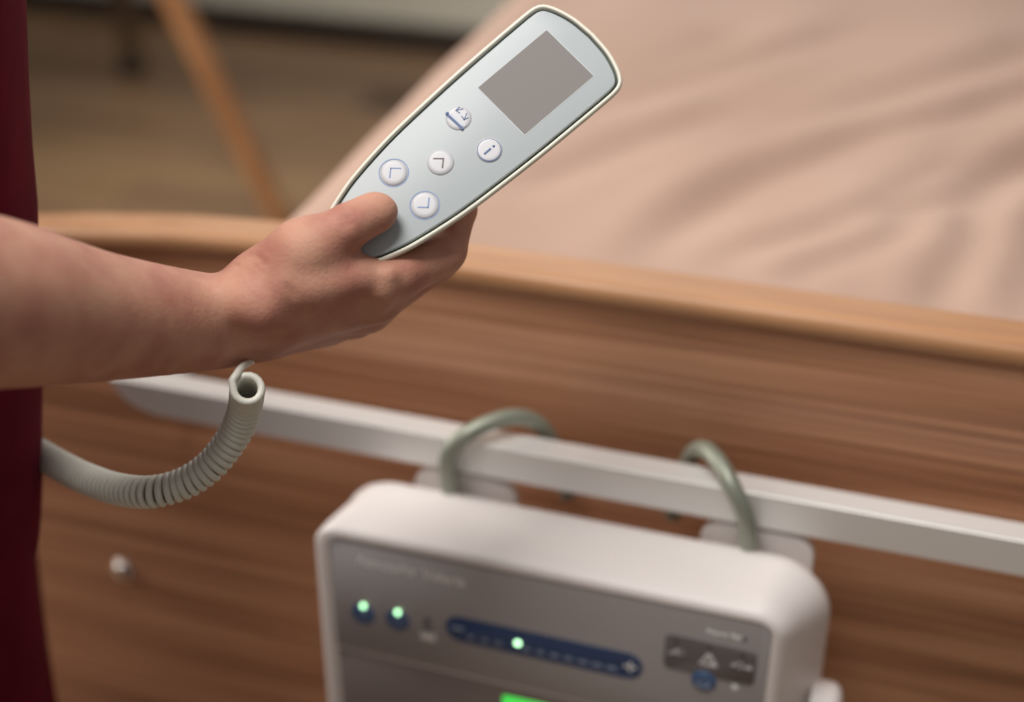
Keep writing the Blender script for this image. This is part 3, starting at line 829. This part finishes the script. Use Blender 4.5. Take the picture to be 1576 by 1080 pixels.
# tunic
def body_ring(z, hf, hl, cf=0, n=72, amp=.0, seed=0, y0=0):
    out = []
    for j in range(n):
        t = 2*math.pi*j/n
        w_ = 1+amp*(math.sin(7*t+seed+3*z)+.6*math.sin(12*t-5*z+seed*2)+.5*math.sin(17*t+11*z))
        c_, s_ = math.cos(t), math.sin(t)
        c_ = math.copysign(abs(c_)**.85, c_); s_ = math.copysign(abs(s_)**.85, s_)
        out.append(tp_(cf+hf*w_*c_, hl*w_*s_, z))
    return out
prof_t = [(.688, .138, .178, -.023, .004), (.705, .143, .180, -.022, .005), (.72, .147, .182, -.0225, .005), (.745, .147, .182, -.018, .005), (.770, .147, .183, -.015, .006), (.800, .143, .182, -.006, .006), (.822, .146, .183, -.005, .006), (.853, .143, .181, -.001, .006), (.87, .144, .180, .002, .006), (.91, .143, .176, .009, .005), (.945, .141, .175, .014, .004), (.98, .141, .174, .018, .004), (1.04, .143, .176, .024, .004), (1.10, .138, .178, .022, .007), (1.16, .125, .180, .018, .005), (1.22, .104, .186, .006, .003), (1.262, .084, .170, -.002, 0), (1.283, .072, .120, -.002, 0), (1.296, .066, .085, -.002, 0), (1.305, .060, .070, .002, 0)]
zs = np.linspace(.688, 1.305, 92); pt = np.array(prof_t)
rings = [body_ring(z, *[float(np.interp(z, pt[:, 0], pt[:, k])) for k in (1, 2, 3)], amp=float(np.interp(z, pt[:, 0], pt[:, 4])), seed=.7) for z in zs]
inner = [[p_*.985+tp_(0, 0, z)*.015 for p_ in r_] for r_, z in ((rings[0], .745),)]
rings = [[p_-(p_-tp_(0, 0, .72))*.03 for p_ in rings[0]]]+rings
V_, F_ = loft(rings, False, False)
tu = obj('tunic', V_, F_, M['tunic'], None, angle=70)
so = tu.modifiers.new('thick', 'SOLIDIFY'); so.thickness = .002; so.offset = -1
tu.parent = pe
for sh, el in ((SHR, E_), (SHL, LE)):
    d = (el-sh); pts = [sh+d*t for t in np.linspace(-.24, .5, 11)]
    V_, F_ = tube(pts, [.012, .044, .062, .068, .070, .069, .068, .067, .066, .065, .064], 32, False)
    sl_ = obj('sleeve', V_, F_, M['tunic'], None, angle=70); sl_.parent = pe
    so = sl_.modifiers.new('thick', 'SOLIDIFY'); so.thickness = .002; so.offset = -1
V_, F_ = [], []
for s_ in (-1, 1):
    rr = []
    for z in np.linspace(.045, .86, 30):
        k = (z-.045)/.815
        hl = .080+.022*k; hf = .098+.034*k
        rr.append([tp_(-.011+hf*math.cos(t)*(1+.03*math.sin(5*t+9*z)), s_*.082+hl*math.sin(t)*(1+.03*math.sin(4*t-7*z)), z) for t in np.linspace(0, 2*math.pi, 32, endpoint=False)])
    v_, f_ = loft(rr); F_ += [tuple(i+len(V_) for i in q_) for q_ in f_]; V_ += v_
tr = obj('trousers', V_, F_, M['tunic'], None, angle=60); tr.parent = pe
for s_ in (-1, 1):
    rr = []
    for z, k in ((.0, .92), (.012, 1.0), (.03, 1.0), (.055, .86), (.075, .6), (.085, .35)):
        rr.append([tp_(.035*k+.115*k*math.cos(t)-.01*(1-k), s_*.085+.045*k*math.sin(t), z) for t in np.linspace(0, 2*math.pi, 28, endpoint=False)])
    V_, F_ = loft(rr); sh_ = obj('shoe', V_, F_, M['shoe'], None, angle=60); sh_.parent = pe
# hair
Hf = Field(HC-.17, HC+.17, .007)
Hf.ell(HC+Zv*.012-FC*.012, [FC*.105, LT*.088, Zv*.118], .01)
Hf.ell(HC-FC*.10+Zv*.02, [FC*.04, LT*.045, Zv*.045], .02)
Hf.ell(HC+FC*.085-Zv*.035, [FC*.10, LT*.075, Zv*.10], .015, sub=True)
Ph, Qh = Hf.mesh()
hr = obj('hair', Ph.tolist(), Qh.tolist(), M['hair'], None, angle=180); hr.parent = pe
# thumbnail
tc_ = at(577, 327, .7085)
nd = -RV*.83+RN*.35+RU*.10; nd /= np.linalg.norm(nd)
ta = at(580, 325.5, .7088)-at(538, 346, .7040); ta /= np.linalg.norm(ta); nd -= ta*(nd@ta); nd /= np.linalg.norm(nd); tb_ = np.cross(ta, nd)
V_, F_ = [], []
for i in range(9):
    for j in range(9):
        a_ = -1+2*i/8; b_ = -1+2*j/8
        x_ = a_*math.sqrt(1-b_*b_/2); y_ = b_*math.sqrt(1-a_*a_/2)
        th = x_*.62
        V_.append(tc_+ta*(y_*.0050+.0006)+(nd*math.cos(th)+tb_*math.sin(th))*(.0091-.0012*y_*y_))
F_ = [(i*9+j, i*9+j+1, i*9+j+10, i*9+j+9) for i in range(8) for j in range(8)]
na = obj('thumbnail', V_, F_, M['nail'], None, angle=180); na.parent = pe
so = na.modifiers.new('thick', 'SOLIDIFY'); so.thickness = .0008; so.offset = 0
